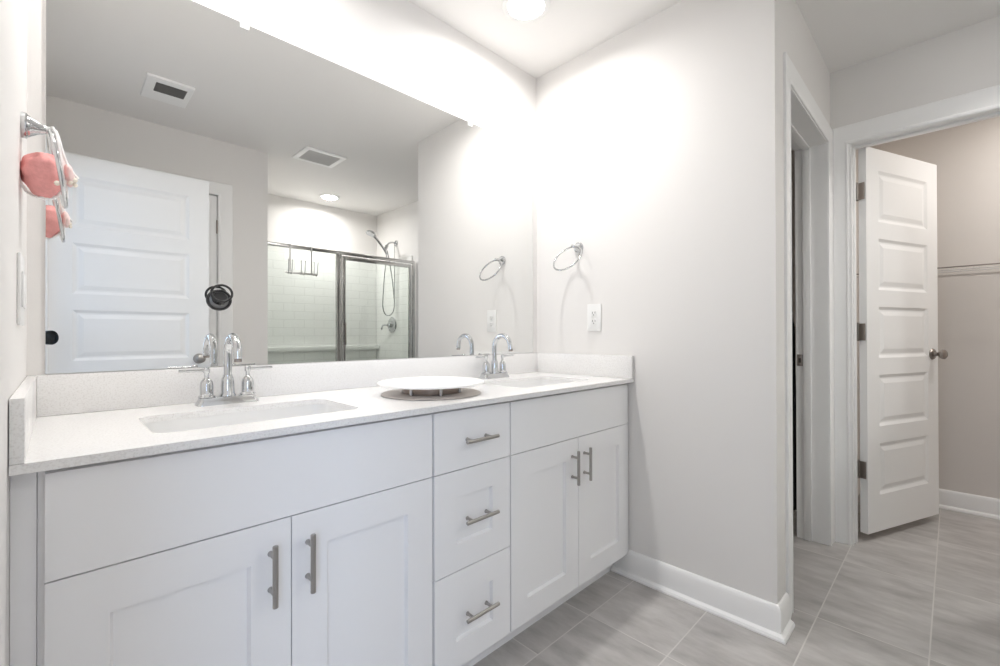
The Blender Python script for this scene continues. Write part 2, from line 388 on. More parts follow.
# ------------------------------------------------------------------ trim: baseboards, casings, jambs
BASE = [(0, 0), (0.030, 0), (0.030, 0.006), (0.026, 0.014), (0.0165, 0.019), (0.0145, 0.021), (0.0145, 0.094), (0.0125, 0.099), (0.0115, 0.104), (0.0075, 0.110), (0.004, 0.113), (0, 0.113)]
def baseboard(name, pts, side, label):
    return struct(name, G().sweep([Vector((x, y, 0)) for x, y in pts], BASE, side), 'trim', label, 'baseboard', sharp=25)
baseboard('baseboard_east', [(X1, -0.462), (X1, YW - 0.005), (1.926, YW - 0.005)], -1, 'white baseboard with shoe moulding wrapping the outside corner past the vanity')
baseboard('baseboard_closet', [(X3, YW), (X3, YS)], -1, 'white baseboard along the beige closet back wall')
baseboard('baseboard_closet_front', [(X2, YD), (X2, CY0 - 0.105)], 1, 'short white baseboard beside the closet doorway')
baseboard('baseboard_south', [(0.905, YD), (XA, YD), (XA, YD - 0.12)], 1, 'white baseboard on the grey back wall by the shower')
CAS = [(0, 0), (0, 0.009), (0.006, 0.012), (0.014, 0.012), (0.018, 0.009), (0.030, 0.010), (0.060, 0.014), (0.078, 0.0165), (0.092, 0.0165), (0.098, 0.013), (0.099, 0)]
def casing(name, path, n, side, label, prof=CAS):
    return struct(name, G().sweep([Vector(p) for p in path], prof, side, up=Vector(n)), 'trim', label, 'door casing', sharp=22)
def scaled(k): return [(a * k, b) for a, b in CAS]
casing('trim_1', [(OX0 + 0.004, YW, 0), (OX0 + 0.004, YW, OH), (OX1 - 0.004, YW, OH), (OX1 - 0.004, YW, 0)], (0, -1, 0), 1, 'white moulded casing around the narrow water closet doorway', prof=[(a * 0.84, b * 0.8) for a, b in CAS])
# closet casing: the leg at the inside corner is ripped to fit
p0 = [Vector((X2, CY1 + 0.005, 0)), Vector((X2, CY1 + 0.005, CH - 0.005)), Vector((X2, CY0 - 0.005, CH - 0.005)), Vector((X2, CY0 - 0.005, 0))]
g = G(); loops = []
for i, p in enumerate(p0):
    kx = 0.0655 / 0.099 if i < 2 else 1.0
    lp = []
    for a, b in CAS:
        dy = a * kx if i < 2 else -a
        dz = a if i in (1, 2) else 0
        lp.append(p + Vector((-b, dy, dz)))
    loops.append(lp)
g.rings(loops)
struct('trim_2', g, 'trim', 'white moulded casing around the closet doorway in the shaded wall', 'door casing', sharp=22)
casing('trim_3', [(0.034, YD, 0), (0.034, YD, 2.05), (0.796, YD, 2.05), (0.796, YD, 0)], (0, 1, 0), -1, 'white casing of the closed door on the reflected back wall', prof=scaled(0.9))
casing('trim_4', [(XL, -1.034, 0), (XL, -1.034, 2.05), (XL, -1.816, 2.05), (XL, -1.816, 0)], (1, 0, 0), 1, 'white casing of the entry doorway', prof=scaled(0.9))
def jamb(name, boxes, label):
    g = G()
    for q in boxes: g.box(*q)
    return struct(name, g, 'trim', label, 'door jamb')
# water closet jamb with stop, strike plate
j = thing('trim_5', (OX1, YW, 0), 'white door jamb with stop and strike plate in the water closet doorway', 'door jamb', kind='structure')
g = G(); ya, yb = YW - 0.001, YWB + 0.004
g.box(OX0 - 0.012, OX0 + 0.006, ya, yb, 0, OH); g.box(OX1 - 0.006, OX1 + 0.012, ya, yb, 0, OH); g.box(OX0 + 0.006, OX1 - 0.006, ya, yb, OH - 0.006, OH + 0.012)
for q in ((OX0 + 0.006, OX0 + 0.017), (OX1 - 0.017, OX1 - 0.006)): g.box(q[0], q[1], -1.040, -1.006, 0, OH - 0.006, bev=0.002)
g.box(OX0 + 0.017, OX1 - 0.017, -1.040, -1.006, OH - 0.017, OH - 0.006, bev=0.002)
obj('jamb_board', g, 'trim', j)
g = G(); g.box(OX1 - 0.0085, OX1 - 0.006, -1.003, -0.977, 0.905, 0.965, bev=0.001)
sp = obj('strike_plate', g, 'bronze', j); obj('latch_hole', B(OX1 - 0.0092, OX1 - 0.0085, -0.995, -0.984, 0.922, 0.946), 'slot', sp)
j = thing('trim_6', (X2, CY1, 0), 'white door jamb of the closet doorway', 'door jamb', kind='structure')
g = G(); g.box(X2 - 0.003, X2B + 0.003, CY1 - 0.006, CY1 + 0.012, 0, CH); g.box(X2 - 0.003, X2B + 0.003, CY0 - 0.012, CY0 + 0.006, 0, CH); g.box(X2 - 0.003, X2B + 0.003, CY0, CY1, CH - 0.006, CH + 0.012)
g.box(X2 + 0.035, X2 + 0.066, CY1 - 0.016, CY1 - 0.006, 0, CH - 0.006, bev=0.002); g.box(X2 + 0.035, X2 + 0.066, CY0, CY1, CH - 0.017, CH - 0.006, bev=0.002)
obj('jamb_board', g, 'trim', j)
jamb('trim_7', [(XL - 0.122, XL + 0.002, -1.836, -1.816, 0, 2.055), (XL - 0.122, XL + 0.002, -1.034, -1.014, 0, 2.055), (XL - 0.122, XL + 0.002, -1.816, -1.034, 2.05, 2.07)], 'white door jamb of the entry doorway')
jamb('trim_8', [(0.016, 0.036, YD - 0.122, YD + 0.003, 0, 2.055), (0.794, 0.814, YD - 0.122, YD + 0.003, 0, 2.055), (0.036, 0.794, YD - 0.122, YD + 0.003, 2.05, 2.07)], 'white jamb of the closed door in the back wall')

# ------------------------------------------------------------------ doors
DR = [(0.010, 0.0055), (0.016, 0.0075), (0.024, 0.0075), (0.046, 0.0020), (0.049, 0.0020)]
def panels5(w, h, stile=0.105):
    top, bot, rail = 0.112, 0.19, 0.088
    ph = (h - top - bot - 4 * rail) / 5
    return [(stile, w - stile, bot + k * (ph + rail), bot + k * (ph + rail) + ph) for k in range(5)]
def knob_set(parent, p, n, mat='bronze', tip=0.062):
    n = Vector(n).normalized(); p = Vector(p)
    k = obj('knob', G().lathe(p, n, [(0.0305, 0), (0.0315, 0.003), (0.027, 0.009), (0.012, 0.013), (0.0105, 0.026), (0.014, 0.032), (0.0225, 0.038), (0.0265, 0.046), (0.0255, 0.056), (0.018, tip), (0.004, tip + 0.002)], 28), mat, parent)
    return k
def hinge(parent, pin, leaf_dirs, z, mat='bronze'):
    """pin: (x, y); leaf_dirs: two unit vectors for the leaves"""
    g = G(); px, py = pin
    g.cyl((px, py, z - 0.045), (px, py, z + 0.045), 0.0062, seg=14)
    for k in (-0.047, 0.045): g.lathe((px, py, z + k), (0, 0, 1), [(0.004, 0), (0.0055, 0.001), (0.003, 0.004)], 12)
    for d in leaf_dirs:
        d = Vector((d[0], d[1], 0)).normalized(); q = d.orthogonal().normalized(); q = Vector((-d.y, d.x, 0))
        m = Matrix(((d.x, q.x, 0, px), (d.y, q.y, 0, py), (0, 0, 1, z), (0, 0, 0, 1)))
        g.box(0.002, 0.034, -0.0013, 0.0013, -0.044, 0.044, bev=0.0006, seg=1, mat4=m)
    return obj('hinge', g, mat, parent)

# closet door, swung open into the closet
hc = Vector((2.965, -1.2462)); dd = Vector((0.6339, -0.2529)).normalized(); nn = Vector((-dd.y, dd.x))      # nn points to the far face
DWd, DHt, DT, DZ = 0.675, 2.0, 0.035, 0.042
m4 = Matrix(((dd.x, nn.x, 0, hc.x), (dd.y, nn.y, 0, hc.y), (0, 0, 1, DZ), (0, 0, 0, 1)))
d1 = thing('door_1', (hc.x, hc.y, 0), 'white five-panel closet door standing open with nickel knob', 'door', kind='structure')
pp = panels5(DWd, DHt)
obj('door_slab', G().board(DWd, DHt, DT, pp, DR, m4, back=pp), 'door', d1, sharp=12, weld=True)
for z in (1.815, 1.083, 0.368):
    pin = hc + nn * (DT + 0.004) + dd * -0.004
    hinge(d1, (pin.x, pin.y), [(-nn.x, -nn.y), (-1, 0.05)], z)
kp = hc + dd * (DWd - 0.062)
knob_set(d1, (kp.x, kp.y, 0.958), (-nn.x, -nn.y, 0))
kp2 = kp + nn * DT; knob_set(d1, (kp2.x, kp2.y, 0.958), (nn.x, nn.y, 0))

# entry door, swung open parallel to the back wall (seen in the mirror)
d2 = thing('door_2', (XL, -1.784, 0), 'white five-panel entry door standing open, reflected in the mirror', 'door', kind='structure')
m4 = Matrix(((-1, 0, 0, 0.686), (0, -1, 0, -1.784), (0, 0, 1, 0.02), (0, 0, 0, 1)))
pp = panels5(0.735, 2.03)
obj('door_slab', G().board(0.735, 2.03, 0.035, pp, DR, m4, back=pp), 'door', d2, sharp=12, weld=True)
for z in (1.83, 1.05, 0.28): hinge(d2, (XL + 0.004, -1.8205), [(1, 0), (0, 1)], z)
knob_set(d2, (0.632, -1.784, 0.928), (0, 1, 0), 'satin'); knob_set(d2, (0.632, -1.819, 0.928), (0, -1, 0), 'satin', tip=0.055)

# closed door behind it in the back wall
d3 = thing('door_3', (0.794, YD, 0), 'white closed door in the back wall, its edge showing past the open entry door', 'door', kind='structure')
m4 = Matrix(((-1, 0, 0, 0.791), (0, -1, 0, YD - 0.008), (0, 0, 1, 0.015), (0, 0, 0, 1)))
pp = panels5(0.752, 2.03)
obj('door_slab', G().board(0.752, 2.03, 0.035, pp, DR, m4), 'door', d3, sharp=12, weld=True)
for z in (1.83, 0.935, 0.28): hinge(d3, (0.7925, YD - 0.002), [], z)
knob_set(d3, (0.10, YD - 0.008, 0.93), (0, 1, 0), 'satin')

# ================================================================== vanity
def shaker(parent, name, x0, x1, z0, z1, frame=0.079, flat=False):
    w, h = x1 - x0, z1 - z0
    m4 = Matrix(((1, 0, 0, x0), (0, 1, 0, YFR), (0, 0, 1, z0), (0, 0, 0, 1)))
    pn = [] if flat else [(frame, w - frame, frame, h - frame)]
    return obj(name, G().board(w, h, 0.0195, pn, [(0.0045, 0.0100), (0.0048, 0.0102)], m4), 'cabinet', parent, sharp=20, weld=True)
def bar_pull(parent, c, vertical, L=0.128, span=0.076):
    """round bar pull: bar on two posts, centre c on the front plane"""
    c = Vector(c); a = Vector((0, 0, 1)) if vertical else Vector((1, 0, 0)); out = Vector((0, -1, 0))
    h = obj('handle', G().cyl(c + out * 0.031 - a * L / 2, c + out * 0.031 + a * L / 2, 0.0057, seg=20), 'satin', parent)
    for s_ in (-1, 1):
        obj('post', G().lathe(c + a * s_ * span / 2, out, [(0.006, 0), (0.0062, 0.002), (0.0045, 0.006), (0.0045, 0.031)], 14), 'satin', h)
    return h
ZT, ZF, Z3, ZB, YT = 0.8505, 0.6756, 0.381, 0.0982, -0.4586
YFF = YFR + 0.020
def carcass(parent, x0, x1, zs, mid=None):
    """open-topped cabinet box with its face frame; rails at heights zs"""
    g = G(); t = 0.016
    g.box(x0, x0 + t, YFF + 0.018, -0.003, ZB, 0.858); g.box(x1 - t, x1, YFF + 0.018, -0.003, ZB, 0.858)
    g.box(x0 + t, x1 - t, YFF + 0.018, -0.003, ZB, ZB + t); g.box(x0 + t, x1 - t, -0.012, -0.003, ZB + t, 0.858)
    obj('carcass', g, 'inside', parent)
    g = G(); f = 0.036
    g.box(x0, x0 + f, YFF, YFF + 0.018, ZB, 0.858); g.box(x1 - f, x1, YFF, YFF + 0.018, ZB, 0.858)
    for z in zs: g.box(x0 + f, x1 - f, YFF, YFF + 0.018, z - 0.02, min(z + 0.02, 0.858))
    obj('face_frame', g, 'cabinet', parent)
def toe(parent, x0, x1): obj('toe_kick', B(x0, x1, YT, YT + 0.016, 0, ZB - 0.001), 'cabinet', parent)
def sink_cabinet(x0, x1, fx0, fx1, mid, label, pulls, filler=None):
    c = thing('sink_cabinet', ((x0 + x1) / 2, -0.28, 0), label, 'cabinet', 'bathroom vanity cabinets')
    carcass(c, x0, x1, (ZB + 0.02, ZF, 0.84)); toe(c, x0, x1)
    obj('stile', B(mid - 0.02, mid + 0.02, YFF + 0.0005, YFF + 0.017, ZB + 0.042, ZF - 0.022), 'cabinet', c)
    shaker(c, 'false_front', fx0, fx1, ZF + 0.0015, ZT, flat=True)
    for a, b, px in ((fx0, mid - 0.0013, pulls[0]), (mid + 0.0013, fx1, pulls[1])):
        dr = shaker(c, 'cabinet_door', a, b, ZB, ZF - 0.0015)
        bar_pull(dr, (px, YFR, 0.570), True)
    if filler: obj('filler_strip', B(filler[0] - 0.0008, filler[1], YFF - 0.003, YFF + 0.016, 0.0, 0.859, bev=0.001), 'cabinet', c)
    return c
sink_cabinet(-0.0225, 0.7455, -0.0140, 0.7425, 0.3655, 'white shaker sink cabinet with two tall doors beside the pink cloth wall', (0.3225, 0.4005), (-0.0517, -0.0232))
sink_cabinet(1.0560, 1.8140, 1.0590, 1.8105, 1.4346, 'white shaker sink cabinet with two doors against the towel ring wall', (1.393, 1.472))
dc = thing('drawer_cabinet', (0.905, -0.28, 0), 'narrow white cabinet of three drawers between the two sink cabinets', 'cabinet', 'bathroom vanity cabinets')
carcass(dc, 0.7465, 1.0550, (ZB + 0.02, Z3, ZF, 0.84)); toe(dc, 0.7465, 1.0550)
for z0, z1, flat, hz in ((ZF + 0.0015, ZT, True, 0.760), (Z3 + 0.0015, ZF - 0.0015, False, 0.5255), (ZB, Z3 - 0.0015, False, 0.242)):
    dr = shaker(dc, 'drawer', 0.7505, 1.0530, z0, z1, frame=0.078, flat=flat)
    bar_pull(dr, (0.908, YFR, hz), False)

# countertop with two cut-outs, backsplash and end splashes
def rrect(cx, cy, hx, hy, r, z, n=6):
    out = []
    for qx, qy, a0 in ((1, 1, 0), (-1, 1, 90), (-1, -1, 180), (1, -1, 270)):
        for k in range(n + 1):
            a = math.radians(a0 + 90 * k / n); out.append(Vector((cx + qx * (hx - r) + r * math.cos(a), cy + qy * (hy - r) + r * math.sin(a), z)))
    return out
SINKS = ((0.357, -0.322, 'left'), (1.432, -0.322, 'right')); SHX, SHY = 0.222, 0.132
ct = thing('countertop', (0.88, -0.28, ZC - 0.016), 'white speckled quartz vanity top with two sink cut-outs', 'countertop')
g = G(); b = g.bm; zt, zb_ = ZC, ZC - 0.0155
outer = [Vector((x, y, zt)) for x, y in ((-0.0517, YF), (1.8155, YF), (1.8155, -0.002), (-0.0517, -0.002))]
loops = [outer] + [rrect(cx, cy, SHX, SHY, 0.035, zt) for cx, cy, _ in SINKS]
tops = []; edges = []
for lp in loops:
    vs = [b.verts.new(p) for p in lp]; tops.append(vs)
    edges += [b.edges.new((vs[i], vs[(i + 1) % len(vs)])) for i in range(len(vs))]
bmesh.ops.triangle_fill(b, use_beauty=True, use_dissolve=False, edges=edges, normal=(0, 0, 1))
topf = b.faces[:]
dupm = {}
for f in topf:
    for v in f.verts:
        if v not in dupm: dupm[v] = b.verts.new((v.co.x, v.co.y, zb_))
for f in topf: b.faces.new([dupm[v] for v in reversed(f.verts)])
for vs in tops:
    for i in range(len(vs)):
        a, c = vs[i], vs[(i + 1) % len(vs)]; b.faces.new((a, c, dupm[c], dupm[a]))
obj('counter_slab', g, 'quartz', ct)
tag(obj('backsplash', B(-0.0350, 1.7970, -0.0180, -0.002, ZC + 0.0003, 0.977, bev=0.0012), 'quartz', origin=(0.88, -0.01, ZC)), 'long white quartz backsplash under the mirror', 'backsplash')
tag(obj('side_splash', B(-0.0517, -0.0352, YF, -0.002, ZC + 0.0003, 0.977, bev=0.0012), 'quartz', origin=(-0.044, -0.28, ZC)), 'short white quartz side splash under the pink cloth, its end facing out', 'side splash')
tag(obj('side_splash', B(1.7972, 1.8155, YF, -0.002, ZC + 0.0003, 0.977, bev=0.0012), 'quartz', origin=(1.806, -0.28, ZC)), 'short white quartz side splash on the wall below the outlet', 'side splash')

def sink(cx, cy, label):
    s = thing('sink', (cx, cy, ZC - 0.16), label, 'sink', 'undermount vanity sinks')
    g = G(); z0 = ZC - 0.016
    inner = [(0.009, z0, 0.040), (0.008, z0 - 0.006, 0.040), (-0.002, z0 - 0.06, 0.042), (-0.012, z0 - 0.105, 0.05), (-0.03, z0 - 0.128, 0.06), (-0.06, z0 - 0.137, 0.06), (-0.10, z0 - 0.141, 0.03)]
    outer = [(-0.08, z0 - 0.152, 0.05), (-0.015, z0 - 0.145, 0.06), (0.008, z0 - 0.11, 0.05), (0.012, z0 - 0.02, 0.045), (0.024, z0 - 0.010, 0.045), (0.024, z0, 0.045)]
    lp = [rrect(cx, cy, SHX + d, SHY + d, r, z) for d, z, r in inner]
    # close the bottom of the bowl to the drain
    lp2 = [rrect(cx, cy, SHX + d, SHY + d, r, z) for d, z, r in outer]
    g.rings(list(reversed(lp)), cap0=True, cap1=False); g.rings(lp2, cap0=True, cap1=False)
    g.rings([lp[0], lp2[-1]], cap0=False, cap1=False)
    obj('basin', g, 'porcelain', s, sharp=60)
    obj('drain', G().lathe((cx, cy, z0 - 0.1405), (0, 0, 1), [(0.030, 0), (0.032, 0.002), (0.028, 0.004), (0.020, 0.0025), (0.019, 0.006), (0.004, 0.008)], 28), 'chrome', s)
    obj('overflow_hole', G().lathe((cx, cy + SHY - 0.0065, z0 - 0.055), (0, -1, 0.1), [(0.009, 0), (0.0095, 0.001), (0.006, 0.0015)], 18), 'chrome', s)
sink(SINKS[0][0], SINKS[0][1], 'white undermount rectangular sink in the counter end nearer the pink cloth')
sink(SINKS[1][0], SINKS[1][1], 'white undermount rectangular sink in the counter end by the towel ring wall')

def faucet(cx, cy, label):
    f = thing('faucet', (cx, cy, ZC), label, 'faucet', 'chrome two-handle vanity faucets')
    g = G(); z = ZC
    g.rings([rrect(cx, cy, 0.078, 0.027, 0.012, z), rrect(cx, cy, 0.0775, 0.0265, 0.012, z + 0.005), rrect(cx, cy, 0.072, 0.023, 0.011, z + 0.012), rrect(cx, cy, 0.070, 0.021, 0.010, z + 0.020), rrect(cx, cy, 0.067, 0.019, 0.010, z + 0.0215)])
    obj('base_or_shadow_plate', g, 'chrome', f)
    g = G().lathe((cx, cy, z + 0.0215), (0, 0, 1), [(0.0205, 0), (0.0205, 0.003), (0.0175, 0.008), (0.0165, 0.04), (0.0155, 0.050), (0.0125, 0.056), (0.0125, 0.060)], 28)
    sp = obj('spout_collar', g, 'chrome', f)
    pts = [(cx, cy, z + 0.075), (cx, cy, z + 0.11), (cx, cy, z + 0.142)]
    R = 0.050; zc = z + 0.142
    pts += [(cx, cy - R + R * math.cos(a), zc + R * math.sin(a)) for a in [math.pi * k / 14 for k in range(1, 15)]]
    pts += [(cx, cy - 2 * R - 0.002, zc - 0.012)]
    s_ = obj('spout', G().tube(pts, 0.0105, 18), 'chrome', f)
    obj('aerator', G().cyl((cx, cy - 2 * R - 0.002, zc - 0.012), (cx, cy - 2 * R - 0.0025, zc - 0.020), 0.0095, seg=18), 'bronze', s_)
    for sd in (-1, 1):
        hx = cx + sd * 0.052
        h = obj('handle', G().lathe((hx, cy, z + 0.0215), (0, 0, 1), [(0.021, 0), (0.021, 0.003), (0.0165, 0.007), (0.0165, 0.034), (0.0150, 0.043), (0.0105, 0.050), (0.0060, 0.055), (0.0060, 0.066), (0.0085, 0.070), (0.0085, 0.080), (0.006, 0.083), (0.001, 0.084)], 26), 'chrome', f)
        zz = z + 0.0215 + 0.0755
        obj('lever', G().tube([(hx, cy, zz), (hx + sd * 0.02, cy - 0.002, zz), (hx + sd * 0.066, cy - 0.006, zz + 0.001)], 0.0042, 12, rfun=lambda q: 0.0048 - 0.0012 * q), 'chrome', h)
faucet(0.350, -0.085, 'chrome gooseneck faucet with two levers beside the pink cloth wall, below the black ring holder')
faucet(1.420, -0.085, 'chrome gooseneck faucet behind the round white tray, below the towel ring')

# ------------------------------------------------------------------ mirror, mirror accessories
mi = thing('wall_mirror', (0.88, -0.004, 0.977), 'wide frameless mirror above the vanity backsplash', 'mirror')
obj('mirror_plate', B(-0.0215, 1.778, -0.0065, -0.0008, 0.9785, 2.047, bev=0.0006, seg=1), 'mirror', mi)
for x in (0.414, 1.3425):
    g = G(); g.box(x - 0.013, x + 0.013, -0.011, -0.0066, 2.028, 2.058, bev=0.002); g.box(x - 0.013, x + 0.013, -0.0066, -0.0005, 2.0475, 2.058)
    o = obj('clip', g, 'plastic', mi)
rh = thing('ring_holder', (0.3455, -0.0065, 1.178), 'black suction-cup holder with an open ring stuck to the mirror', 'holder')
g = G().lathe((0.3455, -0.0066, 1.1785), (0, -1, 0), [(0.0290, 0), (0.0295, 0.0015), (0.020, 0.0045), (0.012, 0.006)], 40)
obj('suction_cup', g, 'smoke', rh)
obj('rim', G().tube([(0.3455 + 0.0295 * math.cos(q), -0.0105, 1.1785 + 0.0285 * math.sin(q)) for q in [2 * math.pi * k / 40 for k in range(40)]], 0.0036, 12, closed=True), 'black', rh)
obj('button', G().lathe((0.3455, -0.0105, 1.1825), (0, -1, 0.12), [(0.0195, 0), (0.0200, 0.003), (0.0190, 0.0065), (0.004, 0.0075)], 32), 'black', rh)
cr = Vector((0.3452, -0.040, 1.1965)); ux = Vector((1, 0, 0)); uy = Vector((0, 0.15, 0.98)).normalized()
ring = [cr + ux * 0.0268 * math.cos(a) + uy * 0.0245 * math.sin(a) for a in [2 * math.pi * k / 40 for k in range(40)]]
rg = obj('ring', G().tube(ring, 0.0034, 12, closed=True), 'black', rh)
g = G(); g.tube([(0.3455, -0.018, 1.170), (0.3455, -0.030, 1.166), (0.3455, -0.0435, 1.1725)], 0.0042, 10, sub=4)
obj('arm', g, 'black', rh)

# ------------------------------------------------------------------ round tray on the counter
tr = thing('turntable', (0.886, -0.336, ZC), 'round white turntable tray on a short metal base on the counter between the sinks', 'turntable')
obj('tray', G().lathe((0.886, -0.336, 0.9105), (0, 0, 1), [(0.170, 0), (0.1740, 0.0015), (0.1755, 0.004), (0.1740, 0.0075), (0.170, 0.009), (0.02, 0.009)], 72), 'tray', tr)
obj('base_or_shadow_plate', G().lathe((0.8875, -0.3345, ZC + 0.0003), (0, 0, 1), [(0.160, 0), (0.1635, 0.001), (0.1635, 0.0022), (0.162, 0.003), (0.02, 0.003)], 72), 'tray_shadow', tr)  # thin taupe disc: the tray's shadow on the counter, put in as colour
g = G(); g.rings([[Vector((0.886 + r * math.cos(2 * math.pi * k / 56), -0.336 + r * math.sin(2 * math.pi * k / 56), z)) for k in range(56)] for r, z in ((0.084, 0.8835), (0.090, 0.8835), (0.092, 0.8900), (0.092, 0.9040), (0.086, 0.9040), (0.084, 0.8835))], cap0=False, cap1=False)
obj('base_ring', g, 'taupe', tr)
for k in range(6):
    a = math.radians(12 + 60 * k); x, y = 0.886 + 0.0945 * math.cos(a), -0.336 + 0.0945 * math.sin(a)
    obj('foot', G().cyl((x, y, ZC + 0.0034), (x, y, 0.9106), 0.0062, seg=16), 'satin', tr)

# ------------------------------------------------------------------ towel rings
def towel_ring(name, wall_x, sx, y, z, tilt, label, length=0.046):
    """sx: +1 when the ring stands out towards +x"""
    t = thing(name, (wall_x, y, z), label, 'towel ring', 'chrome towel rings')
    obj('rosette', G().lathe((wall_x, y, z), (sx, 0, 0), [(0.0245, 0), (0.0255, 0.002), (0.0250, 0.008), (0.0215, 0.010), (0.0205, 0.013)], 32), 'chrome', t)
    obj('post', G().lathe((wall_x + sx * 0.013, y, z), (sx, 0, 0), [(0.0195, 0), (0.012, 0.012), (0.0085, 0.022), (0.0072, length - 0.010), (0.0085, length - 0.006), (0.0080, length), (0.004, length + 0.003)], 24), 'chrome', t)
    ex = wall_x + sx * (length + 0.008); r = 0.074
    c = Vector((ex + sx * r * math.sin(tilt), y, z - 0.004 - r * math.cos(tilt)))
    u = Vector((0, 1, 0)); v = Vector((sx * math.sin(tilt), 0, -math.cos(tilt)))
    obj('ring', G().tube([c + u * r * math.cos(a) + v * r * math.sin(a) for a in [2 * math.pi * k / 64 for k in range(64)]], 0.0042, 12, closed=True), 'chrome', t)
    return t
towel_ring('towel_ring', X1, -1, -0.272, 1.4985, math.radians(36), 'empty chrome towel ring standing out from the broad white wall above the outlet', 0.044)
towel_ring('towel_ring', XL, 1, -0.25, 1.494, math.radians(9), 'chrome towel ring holding the pink cloth', 0.033)

# pink cloth bunched through the ring
pk = thing('pink_cloth', (-0.02, -0.25, 1.35), 'pink cloth with white edging bunched through the chrome towel ring', 'cloth')
bl = bmesh.new(); bmesh.ops.create_uvsphere(bl, u_segments=36, v_segments=24, radius=1.0)
for v in bl.verts:
    x, y, z = v.co
    k = 1 + 0.05 * math.sin(7 * y + 3 * z) + 0.035 * math.sin(11 * z - 4 * y) + 0.03 * math.sin(9 * y + 5 * x)
    sx = 0.0325 * (1.0 if x < 0 else 1.0) * (1 - 0.16 * max(0, -z))
    v.co = Vector((-0.0225 + x * sx * k, -0.258 + y * 0.046 * k, 1.398 + z * (0.045 + 0.006 * x) * k))
g = G(); bl.verts.index_update(); g._join([v.co.copy() for v in bl.verts], [[v.index for v in f.verts] for f in bl.faces]); bl.free()
obj('bunch', g, 'pink', pk, sharp=80)
bl = bmesh.new(); bmesh.ops.create_uvsphere(bl, u_segments=24, v_segments=16, radius=1.0)
for v in bl.verts:
    x, y, z = v.co; k = 1 + 0.08 * math.sin(8 * y + 3 * z)
    v.co = Vector((0.0165 + x * 0.0085 * k, -0.252 + y * 0.024 * k, 1.408 + z * 0.022 * k - 0.4 * x * 0.012))
g = G(); bl.verts.index_update(); g._join([v.co.copy() for v in bl.verts], [[v.index for v in f.verts] for f in bl.faces]); bl.free()
obj('loose_end', g, 'palepink', pk, sharp=80)
# white edging: a rippled band along the lower and wall side of the bunch, and the ribbons up to the ring
g = G()
ed = []
for k in range(40):
    a = math.radians(150 + 215 * k / 39)
    ed.append((-0.0225 + 0.0335 * math.cos(a), -0.262 + 0.012 * math.sin(5 * a) * 0.4, 1.3965 + 0.0465 * math.sin(a) + 0.0012 * math.sin(k * 2.1)))
g.tube(ed, 0.0026, 8)
obj('edging', g, 'ribbon', pk)
g = G()
for dx, dy in ((0, -0.004), (0.004, 0.012)):
    g.tube([(-0.008 + dx, -0.25 + dy, 1.502), (-0.003 + dx, -0.254 + dy, 1.485), (0.002 + dx, -0.258 + dy, 1.455), (0.0075 + dx, -0.262 + dy, 1.405), (0.0090 + dx, -0.262 + dy, 1.360)], 0.0030, 8, sub=4)
g.tube([(-0.004, -0.246, 1.500), (0.004, -0.250, 1.470), (0.012, -0.255, 1.437), (0.022, -0.258, 1.416), (0.031, -0.258, 1.404)], 0.0024, 8, sub=4)
obj('ribbon', g, 'ribbon', pk)
for x, y, z, r in ((0.024, -0.262, 1.398, 0.0062), (0.0185, -0.266, 1.391, 0.0045), (0.026, -0.258, 1.389, 0.0045), (-0.001, -0.300, 1.377, 0.005), (0.021, -0.256, 1.405, 0.004)):
    obj('bead', G().lathe((x, y, z - r), (0, 0, 1), [(0.001, 0), (r * 0.7, r * 0.3), (r, r), (r * 0.75, 1.65 * r), (0.001, 2 * r)], 14), 'cream', pk)

# ------------------------------------------------------------------ outlet and switch plate
ou = thing('wall_outlet', (X1, -0.36, 1.154), 'white duplex outlet on the broad white wall below the towel ring', 'outlet')
obj('cover_plate', B(X1 - 0.006, X1 - 0.0002, -0.398, -0.322, 1.0895, 1.2175, bev=0.0022), 'plastic', ou)
for z in (1.134, 1.173):
    rc = obj('receptacle', G().rings([[Vector((X1 - 0.006 - d, -0.36 + k * (0.017 - e), z + q * (0.0145 - e))) for k, q in ((-1, -0.5), (-0.6, -1), (0.6, -1), (1, -0.5), (1, 0.5), (0.6, 1), (-0.6, 1), (-1, 0.5))] for d, e in ((0, 0), (0.0015, 0), (0.002, 0.001))], cap0=False), 'plastic', ou)
    g = G(); g.box(X1 - 0.0083, X1 - 0.0079, -0.3685, -0.366, z - 0.001, z + 0.009); g.box(X1 - 0.0083, X1 - 0.0079, -0.354, -0.3515, z - 0.001, z + 0.008); g.lathe((X1 - 0.0079, -0.36, z - 0.0075), (-1, 0, 0), [(0.0026, 0), (0.0026, 0.0004)], 12)
    obj('slot', g, 'slot', rc)
sw = thing('switch_plate', (XL, -0.305, 1.16), 'white switch plate on the wall under the pink cloth', 'switch')
obj('cover_plate', B(XL + 0.0002, XL + 0.0055, -0.365, -0.245, 1.092, 1.224, bev=0.002), 'plastic', sw)
for y in (-0.335, -0.275):
    obj('rocker', B(XL + 0.0056, XL + 0.0088, y - 0.017, y + 0.017, 1.125, 1.191, bev=0.0013), 'plastic', sw)

